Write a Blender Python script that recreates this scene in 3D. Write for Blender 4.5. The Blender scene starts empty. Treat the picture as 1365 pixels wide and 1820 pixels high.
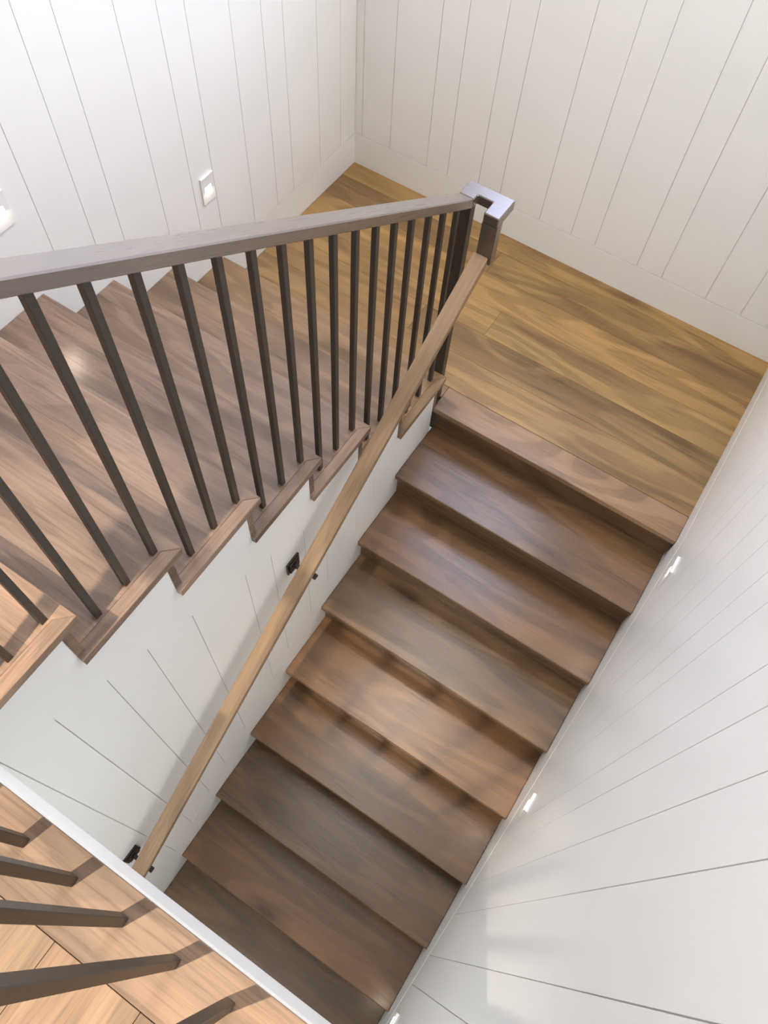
import bpy, bmesh, math, random
from mathutils import Matrix, Vector
random.seed(7)
SC = bpy.context.scene
COL = SC.collection

# ---------------------------------------------------------------- camera
cam_d = bpy.data.cameras.new('camera')
cam = bpy.data.objects.new('camera', cam_d)
COL.objects.link(cam)
cam_d.sensor_fit = 'HORIZONTAL'
cam_d.sensor_width = 36.0
cam_d.lens = 1416.81 / 1365.0 * 36.0
cam_d.clip_start = 0.02
cam.matrix_world = Matrix(((0.83762003, -0.49952796, 0.22105317, 1.90677),
                           (0.54431717, 0.72921572, -0.41468452, -2.89167),
                           (0.04595106, 0.4676711, 0.88270734, 2.745955),
                           (0, 0, 0, 1)))
SC.camera = cam

# ---------------------------------------------------------------- world, view
w = bpy.data.worlds.new('world'); SC.world = w; w.use_nodes = True
bg = w.node_tree.nodes['Background']
bg.inputs[0].default_value = (0.80, 0.88, 1.0, 1)
bg.inputs[1].default_value = 0.6
SC.view_settings.view_transform = 'Standard'
SC.view_settings.look = 'None'
SC.view_settings.gamma = 1.0
SC.view_settings.use_curve_mapping = False
SC.view_settings.exposure = 0.17

# ---------------------------------------------------------------- lights
def area(name, loc, size_x, size_y, direction, energy, color, spread=180):
    d = bpy.data.lights.new(name, 'AREA'); d.shape = 'RECTANGLE'
    d.size = size_x; d.size_y = size_y; d.energy = energy; d.color = color
    d.spread = math.radians(spread)
    o = bpy.data.objects.new(name, d); COL.objects.link(o)
    o.location = loc
    o.rotation_euler = Vector(direction).to_track_quat('-Z', 'Y').to_euler()
    return o
CEIL = 4.05
WIN = (0.69, 1.635, 1.75, 3.70)          # stair window in the back wall: x0, x1, z0, z1
area('stair_window_daylight', ((WIN[0]+WIN[1])/2, 0.03, (WIN[2]+WIN[3])/2), WIN[1]-WIN[0]-.1, WIN[3]-WIN[2]-.1, (0, -1, -0.0), 46, (0.56, 0.68, 1.0), 180)
area('hall_fill', (0.95, -6.93, 2.75), 1.7, 1.6, (0, 1, 0), 5, (0.90, 0.95, 1.0))  # added soft ambient fill; the hall end wall has no window
CEIL_FILL = (0.62, 1.82, -2.45, -0.35)          # added fill light over the stairwell: x0, x1, y0, y1
area('ceiling_fill', ((CEIL_FILL[0]+CEIL_FILL[1])/2, (CEIL_FILL[2]+CEIL_FILL[3])/2, CEIL - 0.012), CEIL_FILL[1]-CEIL_FILL[0]-.1, CEIL_FILL[3]-CEIL_FILL[2]-.1, (0, 0, -1), 31, (0.96, 0.98, 1.0))
area('lower_hall_fill', (1.67, -4.3, 1.13), 0.9, 1.4, (0, 0.0, -1), 21, (0.90, 0.95, 1.0))  # added, unseen fill that brightens the walls low in the stairwell

# ---------------------------------------------------------------- measures (metres)
d, h = 0.28, 0.17138
W, W1 = 2.2324, 1.1183
YL, YA = 1.0672, 1.0348                   # landing nosing, first rising nosing (distance from back wall)
SL = h / d
LIP, TT = 0.028, 0.029                    # nosing overhang, tread thickness
OV = W1 + 0.017                           # end of the open treads
NUP, NDN = 8, 12
ZUP = NUP * h
YUP = -3.015
BB = 0.165                                # baseboard height

# ---------------------------------------------------------------- materials
def newmat(name):
    m = bpy.data.materials.new(name); m.use_nodes = True
    nt = m.node_tree; nt.nodes.clear()
    out = nt.nodes.new('ShaderNodeOutputMaterial')
    b = nt.nodes.new('ShaderNodeBsdfPrincipled')
    nt.links.new(b.outputs[0], out.inputs[0])
    return m, nt, b
def N(nt, t, **k):
    n = nt.nodes.new(t)
    for a, v in k.items(): setattr(n, a, v)
    return n
def ramp(nt, src, stops):
    r = N(nt, 'ShaderNodeValToRGB'); nt.links.new(src, r.inputs[0])
    e = r.color_ramp.elements
    while len(e) < len(stops): e.new(0.5)
    for x, (p, c) in zip(e, stops): x.position = p; x.color = (*c, 1) if len(c) == 3 else c
    return r
def wood(name, axis='X', rough=0.26, contrast=1.0, knots=True, spec=0.42, coat=0.0):
    """Oak: the colour of each board is its object colour, the grain runs along the given axis."""
    m, nt, b = newmat(name); L = nt.links
    tc = N(nt, 'ShaderNodeTexCoord'); oi = N(nt, 'ShaderNodeObjectInfo')
    mul = N(nt, 'ShaderNodeMath', operation='MULTIPLY'); L.new(oi.outputs['Random'], mul.inputs[0]); mul.inputs[1].default_value = 37.0
    cx = N(nt, 'ShaderNodeCombineXYZ')
    for i in range(3): L.new(mul.outputs[0], cx.inputs[i])
    add = N(nt, 'ShaderNodeVectorMath', operation='ADD'); L.new(tc.outputs['Object'], add.inputs[0]); L.new(cx.outputs[0], add.inputs[1])
    def mapped(sx, sy, sz):
        mp = N(nt, 'ShaderNodeMapping'); L.new(add.outputs[0], mp.inputs[0])
        v = {'X': (sx, sy, sz), 'Y': (sy, sx, sz), 'Z': (sy, sz, sx)}[axis]
        mp.inputs['Scale'].default_value = v
        return mp.outputs[0]
    # cathedral figure: rings from a slowly warped distance field
    n1 = N(nt, 'ShaderNodeTexNoise'); L.new(mapped(0.9, 5.5, 5.5), n1.inputs['Vector'])
    n1.inputs['Scale'].default_value = 1.0; n1.inputs['Detail'].default_value = 1.5; n1.inputs['Distortion'].default_value = 0.5
    m1 = N(nt, 'ShaderNodeMath', operation='MULTIPLY'); L.new(n1.outputs[0], m1.inputs[0]); m1.inputs[1].default_value = 34.0
    s1 = N(nt, 'ShaderNodeMath', operation='SINE'); L.new(m1.outputs[0], s1.inputs[0])
    r1 = ramp(nt, s1.outputs[0], [(0.0, (0.74,)*3), (0.35, (0.97,)*3), (0.95, (1.06,)*3)])
    # pores, fine streaks
    n2 = N(nt, 'ShaderNodeTexNoise'); L.new(mapped(6, 150, 150), n2.inputs['Vector'])
    n2.inputs['Scale'].default_value = 1.0; n2.inputs['Detail'].default_value = 4; n2.inputs['Roughness'].default_value = 0.65
    r2 = ramp(nt, n2.outputs[0], [(0.32, (0.66,)*3), (0.52, (1.0,)*3), (0.72, (1.12,)*3)])
    # broad tone clouds
    n3 = N(nt, 'ShaderNodeTexNoise'); L.new(mapped(1.3, 7, 7), n3.inputs['Vector'])
    n3.inputs['Scale'].default_value = 1.3; n3.inputs['Detail'].default_value = 3; n3.inputs['Roughness'].default_value = 0.55
    r3 = ramp(nt, n3.outputs[0], [(0.30, (0.56, 0.53, 0.51)), (0.44, (0.90, 0.89, 0.88)), (0.56, (1.04, 1.02, 1.0)), (0.70, (1.22, 1.17, 1.08))])
    def mix(a, bb, f, mode='MULTIPLY'):
        x = N(nt, 'ShaderNodeMix', data_type='RGBA', blend_type=mode)
        x.inputs[0].default_value = f
        L.new(a, x.inputs[6]); L.new(bb, x.inputs[7])
        return x.outputs[2]
    c = mix(oi.outputs['Color'], r1.outputs[0], 0.75 * contrast)
    c = mix(c, r2.outputs[0], 0.85 * contrast)
    c = mix(c, r3.outputs[0], 0.8 * contrast)
    if knots:
        vo = N(nt, 'ShaderNodeTexVoronoi'); L.new(mapped(1.5, 4.2, 4.2), vo.inputs['Vector']); vo.inputs['Scale'].default_value = 1.0
        nd = N(nt, 'ShaderNodeTexNoise'); L.new(mapped(9, 30, 30), nd.inputs['Vector']); nd.inputs['Scale'].default_value = 1.0
        md = N(nt, 'ShaderNodeMath', operation='MULTIPLY'); L.new(nd.outputs[0], md.inputs[0]); md.inputs[1].default_value = 0.14
        ad = N(nt, 'ShaderNodeMath', operation='ADD'); L.new(vo.outputs['Distance'], ad.inputs[0]); L.new(md.outputs[0], ad.inputs[1])
        r4 = ramp(nt, ad.outputs[0], [(0.09, (0.30, 0.26, 0.24)), (0.15, (0.62, 0.58, 0.56)), (0.30, (1, 1, 1))])
        c = mix(c, r4.outputs[0], 0.85)
    L.new(c, b.inputs['Base Color'])
    rr = N(nt, 'ShaderNodeMapRange'); L.new(n2.outputs[0], rr.inputs[0])
    rr.inputs[3].default_value = rough + 0.06; rr.inputs[4].default_value = rough - 0.05
    L.new(rr.outputs[0], b.inputs['Roughness'])
    b.inputs['Specular IOR Level'].default_value = spec
    b.inputs['Coat Weight'].default_value = coat; b.inputs['Coat Roughness'].default_value = 0.38; b.inputs['Coat IOR'].default_value = 1.85
    bp = N(nt, 'ShaderNodeBump'); bp.inputs['Strength'].default_value = 0.10; bp.inputs['Distance'].default_value = 0.002
    L.new(n2.outputs[0], bp.inputs['Height']); L.new(bp.outputs[0], b.inputs['Normal'])
    return m
OAK_X = wood('oak_grain_x', 'X')
OAK_Y = wood('oak_grain_y', 'Y')
OAK_M = wood('oak_matte_grain_y', 'Y', rough=0.55, spec=0.3)
OAK_MX = wood('oak_matte_grain_x', 'X', rough=0.55, spec=0.3)
OAK_Z = wood('oak_grain_z', 'Z', knots=False)
RAIL_Y = wood('rail_oak_y', 'Y', rough=0.28, contrast=0.7, knots=False, spec=0.65, coat=1.0)
RAILW_Y = wood('wall_rail_oak_y', 'Y', rough=0.4, contrast=0.7, knots=False, spec=0.4)
RAIL_X = wood('rail_oak_x', 'X', rough=0.28, contrast=0.7, knots=False, spec=0.65, coat=1.0)
RAIL_Z = wood('rail_oak_z', 'Z', rough=0.28, contrast=0.7, knots=False, spec=0.65, coat=1.0)
def plain(name, col, rough, metal=0.0, noise=0.0, nscale=30, bump=0.0, spec=0.5):
    m, nt, b = newmat(name)
    n = N(nt, 'ShaderNodeTexNoise'); tc = N(nt, 'ShaderNodeTexCoord'); nt.links.new(tc.outputs['Object'], n.inputs['Vector'])
    n.inputs['Scale'].default_value = nscale; n.inputs['Detail'].default_value = 3
    r = ramp(nt, n.outputs[0], [(0.3, tuple(c * (1 - noise) for c in col)), (0.7, col)])
    nt.links.new(r.outputs[0], b.inputs['Base Color'])
    b.inputs['Roughness'].default_value = rough; b.inputs['Metallic'].default_value = metal
    b.inputs['Specular IOR Level'].default_value = spec
    if bump:
        bp = N(nt, 'ShaderNodeBump'); bp.inputs['Strength'].default_value = bump; bp.inputs['Distance'].default_value = 0.001
        nt.links.new(n.outputs[0], bp.inputs['Height']); nt.links.new(bp.outputs[0], b.inputs['Normal'])
    return m
PAINT = plain('white_satin_paint', (0.895, 0.89, 0.858), 0.33, noise=0.012, nscale=8, bump=0.05)
CEILP = plain('ceiling_paint', (0.86, 0.86, 0.84), 0.8)
BAR = plain('dark_bronze_bar', (0.048, 0.036, 0.025), 0.42, noise=0.18, nscale=60, bump=0.15)
BRONZE = plain('oil_rubbed_bronze', (0.035, 0.024, 0.018), 0.32, metal=0.6, noise=0.2, nscale=80)
PLATE = plain('white_light_plate', (0.86, 0.85, 0.82), 0.28)
SUB = plain('subfloor', (0.10, 0.07, 0.05), 0.8)
def emis(name, col, s):
    m, nt, b = newmat(name)
    b.inputs['Base Color'].default_value = (*col, 1)
    b.inputs['Emission Color'].default_value = (*col, 1); b.inputs['Emission Strength'].default_value = s
    return m
LENS = emis('step_light_lens', (1.0, 0.93, 0.84), 14)
LAMP = emis('downlight_lens', (1.0, 0.86, 0.70), 20)
gm, gnt, gb = newmat('window_glass'); gb.inputs['Transmission Weight'].default_value = 1; gb.inputs['Roughness'].default_value = 0.0; GLASS = gm

# ---------------------------------------------------------------- mesh helpers
def add_prism(bm, pts, ax, a0, a1, bevel=0.0):
    """Extrude a polygon along axis ax from a0 to a1; pts are in the two other axes in order."""
    def P(p, a):
        q = list(p); q.insert(ax, a); return q
    A = [bm.verts.new(P(p, a0)) for p in pts]; B = [bm.verts.new(P(p, a1)) for p in pts]
    n = len(pts); fs = [bm.faces.new(A), bm.faces.new(B[::-1])]
    for i in range(n): fs.append(bm.faces.new((A[i], B[i], B[(i+1) % n], A[(i+1) % n])))
    bmesh.ops.recalc_face_normals(bm, faces=fs)
    if bevel:
        es = list({e for f in fs for e in f.edges})
        bmesh.ops.bevel(bm, geom=es, offset=bevel, segments=1, affect='EDGES', profile=0.5, clamp_overlap=True)
def add_box(bm, x0, x1, y0, y1, z0, z1, bevel=0.0):
    add_prism(bm, [(y0, z0), (y1, z0), (y1, z1), (y0, z1)], 0, x0, x1, bevel)
def add_cyl(bm, p0, p1, r, seg=12):
    p0, p1 = Vector(p0), Vector(p1); z = (p1 - p0)
    M = Matrix.Translation((p0 + p1) / 2) @ z.to_track_quat('Z', 'Y').to_matrix().to_4x4()
    bmesh.ops.create_cone(bm, cap_ends=True, segments=seg, radius1=r, radius2=r, depth=z.length, matrix=M)
def obj(name, bm, mat, parent=None, color=None, kind=None, label=None):
    me = bpy.data.meshes.new(name)
    if parent is not None:
        off = Vector((0, 0, 0)); p = parent
        while p is not None: off += p.location; p = p.parent
        bm.transform(Matrix.Translation(-off))
    bm.to_mesh(me); bm.free()
    me.materials.append(mat)
    o = bpy.data.objects.new(name, me); COL.objects.link(o)
    if parent is not None: o.parent = parent
    if color: o.color = (*color, 1)
    if kind: o['kind'] = kind
    if label: o['label'] = label
    return o
def box(name, mat, parent, x0, x1, y0, y1, z0, z1, bevel=0.0, **k):
    bm = bmesh.new(); add_box(bm, x0, x1, y0, y1, z0, z1, bevel); return obj(name, bm, mat, parent, **k)
def prism(name, mat, parent, pts, ax, a0, a1, bevel=0.0, **k):
    bm = bmesh.new(); add_prism(bm, pts, ax, a0, a1, bevel); return obj(name, bm, mat, parent, **k)
def thing(name, label, cat, loc, group=None, kind=None):
    o = bpy.data.objects.new(name, None); COL.objects.link(o); o.empty_display_size = 0.1
    o.location = loc; o.matrix_world = Matrix.Translation(loc)
    if kind: o['kind'] = kind
    o['label'] = label; o['category'] = cat
    if group: o['group'] = group
    return o
def tag(o, label, cat, kind=None):
    o['label'] = label; o['category'] = cat
    if kind: o['kind'] = kind
    return o
def tone(base, v=0.12, rng=random):
    k = 1 + rng.uniform(-v, v); t = rng.uniform(-0.05, 0.05)
    return (base[0] * k * (1 + t), base[1] * k, base[2] * k * (1 - t))

# ================================================================ SETTING
up0 = h - SL * YA                          # rising nosing line  z = up0 + SL*t   (t = -y)
dn0 = SL * YL                              # falling nosing line z = dn0 - SL*t
GAP, DEEP = 0.0023, 0.0045
ZB = -NDN * h - 0.02                       # lower floor
YEND = -7.0

def fill_grooves(known, lo, hi):
    """The measured joints, carried on with the boards' repeating widths beyond the part that is seen."""
    ws = [0.21, 0.12, 0.165]; k = sorted(known)
    i = 0
    while k[-1] < hi: k.append(k[-1] + ws[i % 3]); i += 1
    i = 0
    while k[0] > lo: k.insert(0, k[0] - ws[i % 3]); i += 1
    k[0] = lo; k[-1] = hi
    return k

# ---- left wall (x = 0)
wl = box('wall_left', PAINT, None, -0.10, -DEEP, YEND, 0.0, ZB, CEIL, kind='structure')
tag(wl, 'white plank-clad wall to the left of the rising flight', 'wall')
gl = fill_grooves([0.124, 0.292, 0.504, 0.627, 0.794, 1.002, 1.121, 1.286, 1.495, 1.616, 1.776], 0.0, 7.0)
SKL = 0.155
def left_bottom(t):
    return min(max(BB, up0 + SKL + SL * t), ZUP + 0.165)
tb = (BB - SKL - up0) / SL
for a, b in zip(gl, gl[1:]):
    a2, b2 = a + GAP/2, b - GAP/2
    ts = [a2] + [t for t in (tb, 3.0) if a2 < t < b2] + [b2]
    pts = [(-t, left_bottom(t) + 0.003) for t in ts] + [(-b2, CEIL), (-a2, CEIL)]
    prism('plank', PAINT, wl, pts, 0, -DEEP - 0.002, 0.0)
bl = prism('baseboard_left', PAINT, None, [(0, 0), (-YA, 0), (-YA - 0.1, -0.1), (-3.3, up0 + SL*3.3 - 0.35), (-YEND*-1, ZUP - 0.2), (-7.0, ZUP + .165), (-3.0, left_bottom(3.0)), (-tb, BB), (0, BB)] , 0, -DEEP - 0.002, 0.0, kind='structure')
tag(bl, 'white baseboard and sloping skirt along the left wall', 'baseboard')

# ---- back wall (y = 0)
wb = bmesh.new()
add_box(wb, -0.1, WIN[0], DEEP, 0.12, ZB, CEIL); add_box(wb, WIN[1], W + 0.1, DEEP, 0.12, ZB, CEIL)
add_box(wb, WIN[0], WIN[1], DEEP, 0.12, ZB, WIN[2]); add_box(wb, WIN[0], WIN[1], DEEP, 0.12, WIN[3], CEIL)
wb = obj('wall_back', wb, PAINT, None, kind='structure'); tag(wb, 'white plank-clad wall behind the landing', 'wall')
gb_ = [0.0, 0.040, 0.201, 0.409, 0.525, 0.69, 0.806, 1.022, 1.185, 1.305, 1.515, 1.635, 1.845, 2.008, 2.128, W]
for a, b in zip(gb_, gb_[1:]):
    bm = bmesh.new(); a2, b2 = a + GAP/2, b - GAP/2
    if a == 0: a2 = 0.0
    if a >= WIN[0] - .01 and b <= WIN[1] + .01:
        add_box(bm, a2, b2, 0.0, DEEP + .002, BB + .003, WIN[2]); obj('plank', bm, PAINT, wb)
        bm = bmesh.new(); add_box(bm, a2, b2, 0.0, DEEP + .002, WIN[3], CEIL); obj('plank', bm, PAINT, wb)
    else:
        add_box(bm, a2, b2, 0.0, DEEP + .002, BB + .003, CEIL); obj('plank', bm, PAINT, wb)
bb = box('baseboard_back', PAINT, None, 0.0, W, -0.001, DEEP, 0, BB, kind='structure'); tag(bb, 'white baseboard under the back wall planks', 'baseboard')
# stair window above the frame of the picture
bm = bmesh.new(); x0, x1, z0, z1 = WIN
for q in ((x0, x1, z0, z0+.05), (x0, x1, z1-.05, z1), (x0, x0+.05, z0+.05, z1-.05), (x1-.05, x1, z0+.05, z1-.05), (x0+.05, x1-.05, (z0+z1)/2-.0, (z0+z1)/2+.0)):
    if q[3] > q[2] and q[1] > q[0]: add_box(bm, q[0], q[1], 0.02, 0.10, q[2], q[3])
w1_ = obj('window_1', bm, PAINT, None, kind='structure'); tag(w1_, 'stair window high in the back wall', 'window')
box('pane', GLASS, w1_, x0+.05, x1-.05, 0.06, 0.064, z0+.05, z1-.05)

# frame and pane for the added ceiling fill, shaped like a skylight
bm = bmesh.new(); x0, x1, y0, y1 = CEIL_FILL
for q in ((x0, x1, y0, y0+.05), (x0, x1, y1-.05, y1), (x0, x0+.05, y0+.05, y1-.05), (x1-.05, x1, y0+.05, y1-.05)):
    add_box(bm, q[0], q[1], q[2], q[3], CEIL - 0.03, CEIL - 0.0005)
w2_ = obj('fill_panel', bm, PAINT, None, kind='structure'); tag(w2_, 'added fill light panel framed like a skylight over the stairwell', 'window')
box('pane', GLASS, w2_, x0+.05, x1-.05, y0+.05, y1-.05, CEIL - 0.009, CEIL - 0.004)

# ---- right wall (x = W)
wr = box('wall_right', PAINT, None, W + DEEP, W + 0.10, YEND, 0.0, ZB, CEIL, kind='structure')
tag(wr, 'white plank-clad wall to the right of the falling flight', 'wall')
gr = fill_grooves([0.21, 0.375, 0.495, 0.705, 0.87, 0.99, 1.20, 1.365, 1.485, 1.695, 1.832, 1.97, 2.081, 2.261, 2.356, 2.476, 2.599, 2.766, 2.886], 0.0, 7.0)
SKR = 0.205
def right_bottom(t): return min(BB, dn0 + SKR - SL * t)
tr = (dn0 + SKR - BB) / SL
for a, b in zip(gr, gr[1:]):
    a2, b2 = a + GAP/2, b - GAP/2
    ts = [a2] + [t for t in (tr,) if a2 < t < b2] + [b2]
    pts = [(-t, max(ZB, right_bottom(t)) + 0.003) for t in ts] + [(-b2, CEIL), (-a2, CEIL)]
    prism('plank', PAINT, wr, pts, 0, W, W + DEEP + .002)
br = prism('baseboard_right', PAINT, None, [(0, 0), (-YL, 0), (-YL, -0.3), (-4.6, dn0 - SL*4.6 - 0.3), (-4.6, dn0 + SKR - SL*4.6), (-tr, BB), (0, BB)], 0, W - 0.0005, W + DEEP, kind='structure')
tag(br, 'white baseboard and sloping skirt along the right wall', 'baseboard')

# ---- inner wall under the rising flight (x = W1)
YI = -(YL - 0.004)
def nose(k): return -(YA + (k - 1) * d) if k > 1 else -1.022
zig = []
for k in range(1, NUP):
    zig += [(nose(k) - 0.05, k * h - TT), (nose(k + 1) - 0.05, k * h - TT)]
zig[0] = (YI - 0.008, h - TT)
zig += [(nose(NUP) - 0.05, ZUP - 0.21), (-3.3, ZUP - 0.21)]
body = zig + [(-4.6, ZUP - .21), (-4.6, ZB), (YI - 0.008, ZB)]
wi = prism('wall_inner', PAINT, None, body, 0, W1 - 0.10, W1 - DEEP, kind='structure')
tag(wi, 'white plank-clad wall between the rising and falling flights', 'wall')
TOPL = lambda t: 0.335 + SL * (t - 1.974)
BOTL = lambda t: -0.400 - SL * (t - 1.972)
tm = 1.972 + (0.335 + 0.400) / (2 * SL) - 0.735 / SL      # where the two lines meet
gi = [tm, 1.52, 1.642, 1.848, 1.973, 2.141, 2.26, 2.475, 2.63, 2.753, 2.892, 3.021, 3.23, 3.39, 3.51, 3.72, 3.885, 4.005, 4.215, 4.38, 4.5, 4.6]
for a, b in zip(gi, gi[1:]):
    a2, b2 = a + GAP/2, b - GAP/2
    top = lambda t: min(TOPL(t), ZUP - 0.215)
    if a == tm: pts = [(-a, TOPL(a)), (-b2, BOTL(b2) + .0), (-b2, TOPL(b2) - .0)]
    else: pts = [(-a2, BOTL(a2)), (-b2, BOTL(b2)), (-b2, top(b2)), (-a2, top(a2))]
    prism('plank', PAINT, wi, pts, 0, W1 - DEEP - .002, W1)
t1 = prism('trim_1', PAINT, None, zig[:-1] + [(-3.065, ZUP - .21), (-3.065, min(TOPL(3.065), ZUP - .21)), (-tm, TOPL(tm)), (YI - 0.008, TOPL(tm) - (-YI - tm + .008) * 0 )], 0, W1 - DEEP - .002, W1 + 0.0002, kind='structure')
tag(t1, 'white saw-toothed stringer board under the open tread ends', 'stringer board')
t2 = prism('trim_2', PAINT, None, [(YI - 0.008, TOPL(tm) - .0), (-tm, TOPL(tm)), (-4.6, BOTL(4.6)), (-4.6, ZB), (YI - 0.008, ZB)], 0, W1 - DEEP - .002, W1 + 0.0001, kind='structure')
tag(t2, 'white sloping skirt along the inner side of the falling flight', 'skirt board')

# ---- landing floor
fl = box('floor', SUB, None, 0.0, W, -1.03, 0.0, -0.20, -0.018, kind='structure')
tag(fl, 'brown oak plank landing between the two flights', 'floor')
OAK = (0.260, 0.165, 0.080)
rows = [(0.0, 0.11), (0.11, 0.265), (0.265, 0.438), (0.438, 0.600), (0.600, 0.762), (0.762, 0.937)]
cuts = [[], [0.92], [], [1.10], [0.80], []]
tones = [[(0.379, 0.227, 0.085),(0.330, 0.203, 0.077)], [(0.261, 0.157, 0.064),(0.326, 0.196, 0.076),(0.352, 0.209, 0.078)], [(0.379, 0.224, 0.086),(0.351, 0.213, 0.082)],
         [(0.394, 0.237, 0.093),(0.356, 0.220, 0.089),(0.500, 0.319, 0.117)], [(0.305, 0.185, 0.077),(0.276, 0.174, 0.074)], [(0.333, 0.206, 0.091),(0.387, 0.245, 0.105)]]
for (a, b), cs, tn in zip(rows, cuts, tones):
    xs = [0.0] + cs + [W]
    for (xa, xb), c in zip(zip(xs, xs[1:]), tn):
        box('plank', OAK_X, fl, xa + .0003, xb - .0003, -b + .0003, -a - .0003, -0.018, 0.0, 0.0007, color=c)
box('nosing', OAK_X, fl, 0.0, W1 - 0.0, -1.0, -0.9374, -TT, 0.0, 0.0007, color=(0.28, 0.175, 0.09))
box('nosing', OAK_X, fl, W1 + .001, W - 0.001, -YL, -0.9374, -TT, 0.0, 0.002, color=(0.31, 0.195, 0.115))

# ---- upper floor
fu = bmesh.new(); add_box(fu, 0.0, W, YEND, YUP - 0.03, ZUP - 0.21, ZUP - 0.014)
fu = obj('floor_upper', fu, PAINT, None, kind='structure'); tag(fu, 'light oak floor of the upper hall beside the stair opening', 'floor')
LT = (0.58, 0.385, 0.235)
box('border_plank', OAK_MX, fu, 1.137, W, -3.1327, YUP, ZUP - 0.0145, ZUP, 0.0006, color=(0.27, 0.182, 0.12))
xs = [0.0, 0.224, 0.39, 0.556, 0.722, 0.888, 1.054, 1.22, 1.386, 1.552, 1.718, 1.884, 2.05, W]
for i, (a, b) in enumerate(zip(xs, xs[1:])):
    y = -3.1335; first = True
    while y > YEND:
        n = max(YEND, y - (random.uniform(0.5, 1.3) if first else random.uniform(1.1, 1.9))); first = False
        c = tone((0.265, 0.183, 0.118), 0.08)
        box('plank', OAK_M, fu, a + .0004, b - .0004, n + .0004, y - .0004, ZUP - 0.0145, ZUP, 0.0006, color=c)
        y = n
t3 = bmesh.new(); add_box(t3, W1 + .002, W, YUP - 0.012, YUP + 0.004, ZUP - 0.208, ZUP - 0.0148)
t3 = obj('trim_3', t3, PAINT, None, kind='structure'); tag(t3, 'white fascia edge of the upper floor above the falling flight', 'fascia')

# ---- lower floor, end walls, ceiling
lf = box('floor_lower', SUB, None, W1 - .1, W, YEND, -4.15, ZB - 0.05, ZB + 0.019, kind='structure'); tag(lf, 'dark oak floor at the foot of the falling flight', 'floor')
lx = [W1, 1.30, 1.465, 1.63, 1.795, 1.96, 2.125, W]
for a, b in zip(lx, lx[1:]): box('plank', OAK_Y, lf, a + .0006, b - .0006, -7.0, -4.42, ZB + .019, ZB + .03, 0.001, color=tone(OAK))
we = box('wall_hall', PAINT, None, -0.1, W + 0.1, YEND - 0.1, YEND, ZB, CEIL, kind='structure'); tag(we, 'white wall at the far end of the upper hall', 'wall')
ce = box('ceiling', CEILP, None, -0.1, W + 0.1, YEND - 0.1, 0.12, CEIL, CEIL + 0.1, kind='structure'); tag(ce, 'white ceiling over the stair hall', 'ceiling')

# ================================================================ STAIRCASES
UPC = [(0.285,0.183,0.100), (0.240,0.158,0.100), (0.262,0.178,0.126), (0.232,0.158,0.116), (0.290,0.202,0.150), (0.262,0.182,0.136), (0.33,0.225,0.155)]
su = thing('staircase', 'rising flight of pinkish brown oak treads open on its right side', 'staircase', (0.56, -1.0, 0.0))
for k in range(1, NUP + 1):
    yn = nose(k); z = k * h; c = UPC[min(k - 1, 6)]
    back = nose(k + 1) - 0.05 if k < NUP else -3.1325
    main_x = OV - 0.034
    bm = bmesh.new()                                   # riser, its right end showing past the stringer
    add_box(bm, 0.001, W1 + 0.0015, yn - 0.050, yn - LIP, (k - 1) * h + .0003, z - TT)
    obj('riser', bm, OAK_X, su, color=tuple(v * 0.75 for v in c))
    mi = 0.034                                          # mitred front corner
    tp = [(0.0005, yn), (OV, yn), (main_x, yn - mi), (main_x, back), (0.0005, back)]
    t = prism('tread', OAK_X, su, [(p[0], p[1]) for p in tp], 2, z - TT, z, 0.0012, color=c)
    if k < NUP:
        rt = prism('return_nosing', OAK_Y, t, [(main_x + .0003, yn - mi - .0003), (OV, yn - .0003), (OV, back), (main_x + .0003, back)], 2, z - TT, z, 0.0012, color=tuple(v * 1.04 for v in c))
DNC = [(0.180, 0.104, 0.054), (0.202, 0.115, 0.059), (0.191, 0.118, 0.063), (0.202, 0.109, 0.052), (0.166, 0.091, 0.043), (0.134, 0.078, 0.042), (0.141, 0.078, 0.040), (0.120, 0.069, 0.035), (0.134, 0.076, 0.039), (0.134, 0.076, 0.039), (0.134, 0.076, 0.039)]  # board tones, lower ones also darkened for the shade below the upper floor
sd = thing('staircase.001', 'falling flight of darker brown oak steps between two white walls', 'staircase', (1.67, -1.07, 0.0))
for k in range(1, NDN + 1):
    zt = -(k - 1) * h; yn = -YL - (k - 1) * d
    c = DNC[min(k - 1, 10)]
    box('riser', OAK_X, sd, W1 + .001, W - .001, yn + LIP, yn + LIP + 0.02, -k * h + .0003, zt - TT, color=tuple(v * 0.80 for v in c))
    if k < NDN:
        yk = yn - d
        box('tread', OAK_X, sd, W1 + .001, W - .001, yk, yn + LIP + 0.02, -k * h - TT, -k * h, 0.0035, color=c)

# ================================================================ RAILINGS
RC = (0.095, 0.058, 0.036); BC = (0.19, 0.13, 0.085)
HA, RT = 0.878, 0.036
rx0, rx1 = 1.061, 1.114
zA = lambda y: up0 + HA + SL * (-y)
bal = thing('stair_railing', 'dark wooden handrail on square bars along the rising flight', 'railing', (1.087, -1.0, 0.0))
yj = -1.018; zu = zA(yj)
ytop = -3.10
def sloped(name, bm, mat, parent, pivot, ang, **k):
    """A rail whose own axis is level in its mesh and tilted by the object, so that the grain follows it."""
    o = obj(name, bm, mat, parent, **k)
    off = Vector(pivot) - Vector(parent.location)
    o.data.transform(Matrix.Rotation(-ang, 4, 'X') @ Matrix.Translation(-off))
    o.location = off; o.rotation_euler = (ang, 0, 0)
    return o
ANG = math.atan(SL)
bm = bmesh.new(); add_prism(bm, [(yj, zu), (ytop, zA(ytop)), (ytop, zA(ytop) - RT), (yj, zu - RT)], 0, rx0, rx1, 0.003)
sloped('handrail', bm, RAIL_Y, bal, (1.087, yj, zu), -ANG, color=RC)
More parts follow.
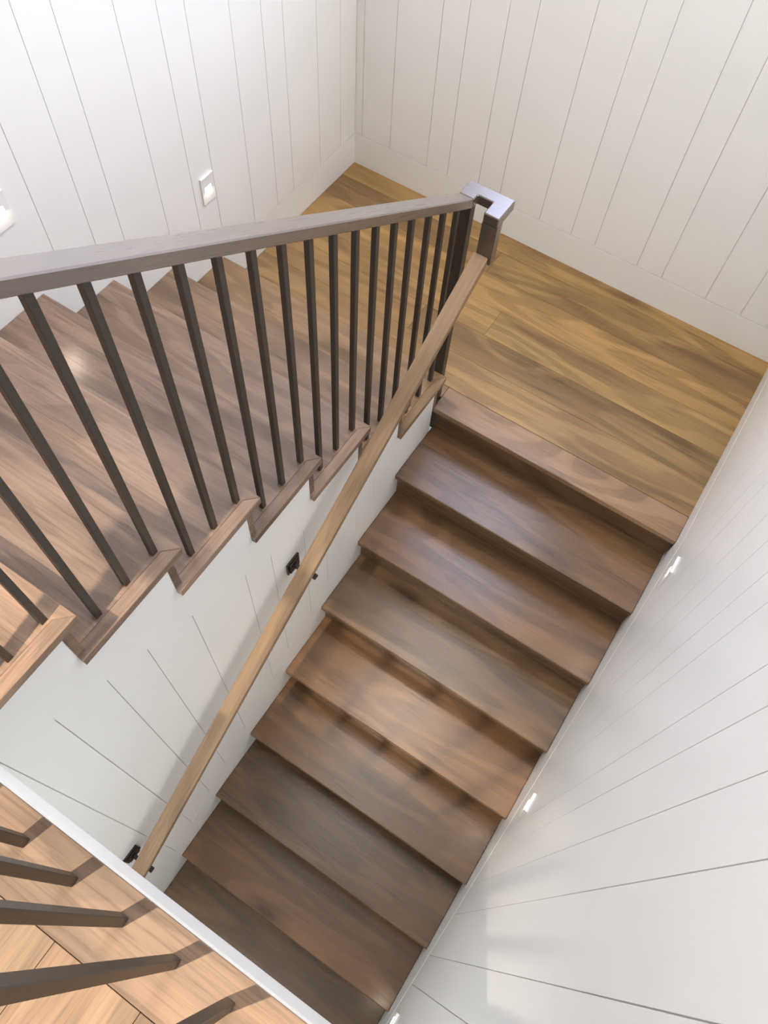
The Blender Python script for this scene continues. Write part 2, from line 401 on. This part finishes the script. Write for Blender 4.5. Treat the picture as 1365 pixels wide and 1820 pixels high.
bm = bmesh.new()                                       # level turn at the landing
add_prism(bm, [(rx0, yj), (rx0, -0.945), (1.222, -0.945), (1.222, -1.050), (1.168, -1.050), (1.168, -0.992), (rx1, -0.992), (rx1, yj)], 2, zu - RT, zu, 0.003)
obj('handrail_turn', bm, RAIL_X, bal, color=RC, label='level U-shaped turn of the handrail')
HD = 0.87
zD = lambda y: dn0 + HD - SL * (-y)
box('gooseneck', RAIL_Z, bal, 1.168, 1.222, -1.050, -1.016, zD(-1.05) - 0.030, zu - RT, 0.0, color=RC, label='short vertical drop from the level turn')
box('newel_post', BAR, bal, 1.072, 1.111, -1.0215, -0.988, 0.0, zu - RT, 0.0015)
S = 0.0165
def bar(parent, x, y, z0, z1, slope=0.0):
    bm = bmesh.new(); a = S / 2
    add_prism(bm, [(y - a, z0), (y + a, z0), (y + a, z1 - slope * a), (y - a, z1 + slope * a)], 0, x - a, x + a, 0.0012)
    return obj('baluster', bm, BAR, parent)
for k in range(1, NUP):
    for j in range(3):
        y = nose(k) - (0.045 if k > 1 else 0.05) - 0.0935 * j
        bar(bal, 1.087, y, k * h, zA(y) - RT + .001, SL)
# upper hall guard
g = thing('guard_railing', 'dark square bars standing on the light upper floor edge', 'railing', (1.7, -3.058, ZUP))
ZG = ZUP + 0.92
for i in range(-4, 6):
    bar(g, 1.615 + 0.1015 * i, -3.058, ZUP, ZG - RT + .001)
box('handrail', RAIL_X, g, 1.12, W - .001, -3.085, -3.031, ZG - RT, ZG, 0.003, color=RC)
# wall handrail
hr = thing('wall_handrail', 'tan wooden handrail on bronze brackets beside the falling flight', 'handrail', (1.186, -1.0505, 0.0))
hx0, hx1 = 1.160, 1.213; yb = -3.155
def seg(y0, y1, c, x0, x1, **k):
    bm = bmesh.new(); add_prism(bm, [(y0, zD(y0)), (y1, zD(y1)), (y1, zD(y1) - RT), (y0, zD(y0) - RT)], 0, 0.0, x1 - x0, 0.002)
    for v in bm.verts: v.co.x += x0
    return sloped('rail', bm, RAILW_Y, hr, (1.186, y0, zD(y0)), ANG, color=c, **k)
seg(-1.0505, yb, (0.34, 0.222, 0.128), hx0, hx1)
for i, y in enumerate((-2.05, -3.095)):
    zc = zD(y) - RT - 0.020
    bm = bmesh.new(); add_box(bm, W1 + .0003, W1 + 0.008, y - 0.033, y + 0.033, zc - 0.036, zc + 0.036, 0.001)
    pl = obj('bracket', bm, BRONZE, hr)
    add = bmesh.new(); add_box(add, W1 + .008, W1 + .014, y - .025, y + .025, zc - .028, zc + .028, 0.001)
    obj('bracket_plate', add, BRONZE, pl)
    bm = bmesh.new(); add_box(bm, W1 + .014, 1.193, y - .008, y + .008, zc - .008, zc + .008, 0.001)
    add_box(bm, 1.175, 1.223, y - .010, y + .010, zc + .006, zc + .0150, 0.001)
    add_cyl(bm, (1.213, y, zc + .0105), (1.221, y, zc + .0105), 0.0055)
    obj('bracket_arm', bm, BRONZE, pl)
    for yy in (-0.013, 0.013):
        bm = bmesh.new(); add_cyl(bm, (W1 + .0135, y + yy, zc + 0.018), (W1 + .0165, y + yy, zc + 0.018), 0.0035, 8); obj('screw', bm, BRONZE, pl)

# ================================================================ STEP LIGHTS
def step_light(x, side, y, z, label, group, n):
    """side +1: on the left wall facing +x, -1: on the right wall facing -x."""
    t = thing('step_light', label, 'step light', (x, y, z), group)
    X = lambda a: x + side * a
    def b(name, mat, a0, a1, y0, y1, z0, z1, par, bev=0.0):
        q = sorted((X(a0), X(a1))); return box(name, mat, par, q[0], q[1], y + y0, y + y1, z + z0, z + z1, bev)
    w2, hh = 0.036, 0.060
    bm = bmesh.new()
    for (y0, y1, z0, z1) in ((-w2, w2, 0.012, hh), (-w2, w2, -hh, -0.014), (-w2, -0.018, -0.014, 0.012), (0.018, w2, -0.014, 0.012)):
        q = sorted((X(0.0002), X(0.006))); add_box(bm, q[0], q[1], y + y0, y + y1, z + z0, z + z1)
    f = obj('faceplate', bm, PLATE, t)
    b('top_lip', PLATE, 0.006, 0.010, -w2, w2, hh - 0.008, hh, t, 0.001)
    b('lens', LENS, 0.0002, 0.0035, -0.018, 0.018, -0.014, 0.012, t)
    L = bpy.data.lights.new('step_light_glow', 'AREA'); L.shape = 'RECTANGLE'; L.size = 0.034; L.size_y = 0.024
    L.energy = 0.55; L.color = (1.0, 0.82, 0.64)
    o = bpy.data.objects.new('step_light_glow', L); COL.objects.link(o); o.parent = t
    o.location = (side * 0.008, 0, -0.001)
    o.rotation_euler = Vector((side * 1.0, 0, -0.35)).to_track_quat('-Z', 'Y').to_euler()
step_light(0.0, 1, -1.046, 0.550, 'small lit step light on the left wall nearer the landing corner', 'step lights on the left wall', 0)
step_light(0.0, 1, -1.895, 1.040, 'small lit step light at the left edge of the photo above the rail', 'step lights on the left wall', 1)
step_light(W, -1, -1.352, 0.245, 'lit step light on the right wall beside the top steps', 'step lights on the right wall', 2)
step_light(W, -1, -2.195, -0.235, 'lit step light on the right wall beside the middle steps', 'step lights on the right wall', 3)
step_light(W, -1, -3.030, -0.800, 'lit step light on the right wall at the bottom edge', 'step lights on the right wall', 4)

# ================================================================ CEILING DOWNLIGHTS
def downlight(x, y, label, energy, color, size, cone):
    t = thing('ceiling_light', label, 'ceiling light', (x, y, CEIL), 'recessed ceiling lights')
    bm = bmesh.new()
    n = 24; R0, R1 = 0.055, 0.080
    vs = [[bm.verts.new((x + r * math.cos(2*math.pi*i/n), y + r * math.sin(2*math.pi*i/n), zz)) for i in range(n)] for r, zz in ((R0, CEIL - .001), (R0, CEIL - .006), (R1, CEIL - .006), (R1, CEIL - .0005))]
    for a, b in zip(vs, vs[1:]):
        for i in range(n): bm.faces.new((a[i], a[(i+1) % n], b[(i+1) % n], b[i]))
    obj('trim_ring', bm, PLATE, t)
    bm = bmesh.new(); add_cyl(bm, (x, y, CEIL - .003), (x, y, CEIL - .0002), R0 - .002, 24); obj('lens', bm, LAMP, t)
    L = bpy.data.lights.new('downlight', 'SPOT'); L.energy = energy; L.color = color; L.shadow_soft_size = size
    L.spot_size = math.radians(cone); L.spot_blend = 0.5
    o = bpy.data.objects.new('downlight', L); COL.objects.link(o); o.parent = t; o.location = (0, 0, -0.02)
downlight(1.2, -3.87, 'recessed ceiling light over the upper hall behind the guard bars', 480, (1.0, 0.84, 0.66), 0.025, 62)
downlight(1.35, -0.95, 'recessed ceiling light over the landing', 150, (1.0, 0.82, 0.60), 0.25, 150)
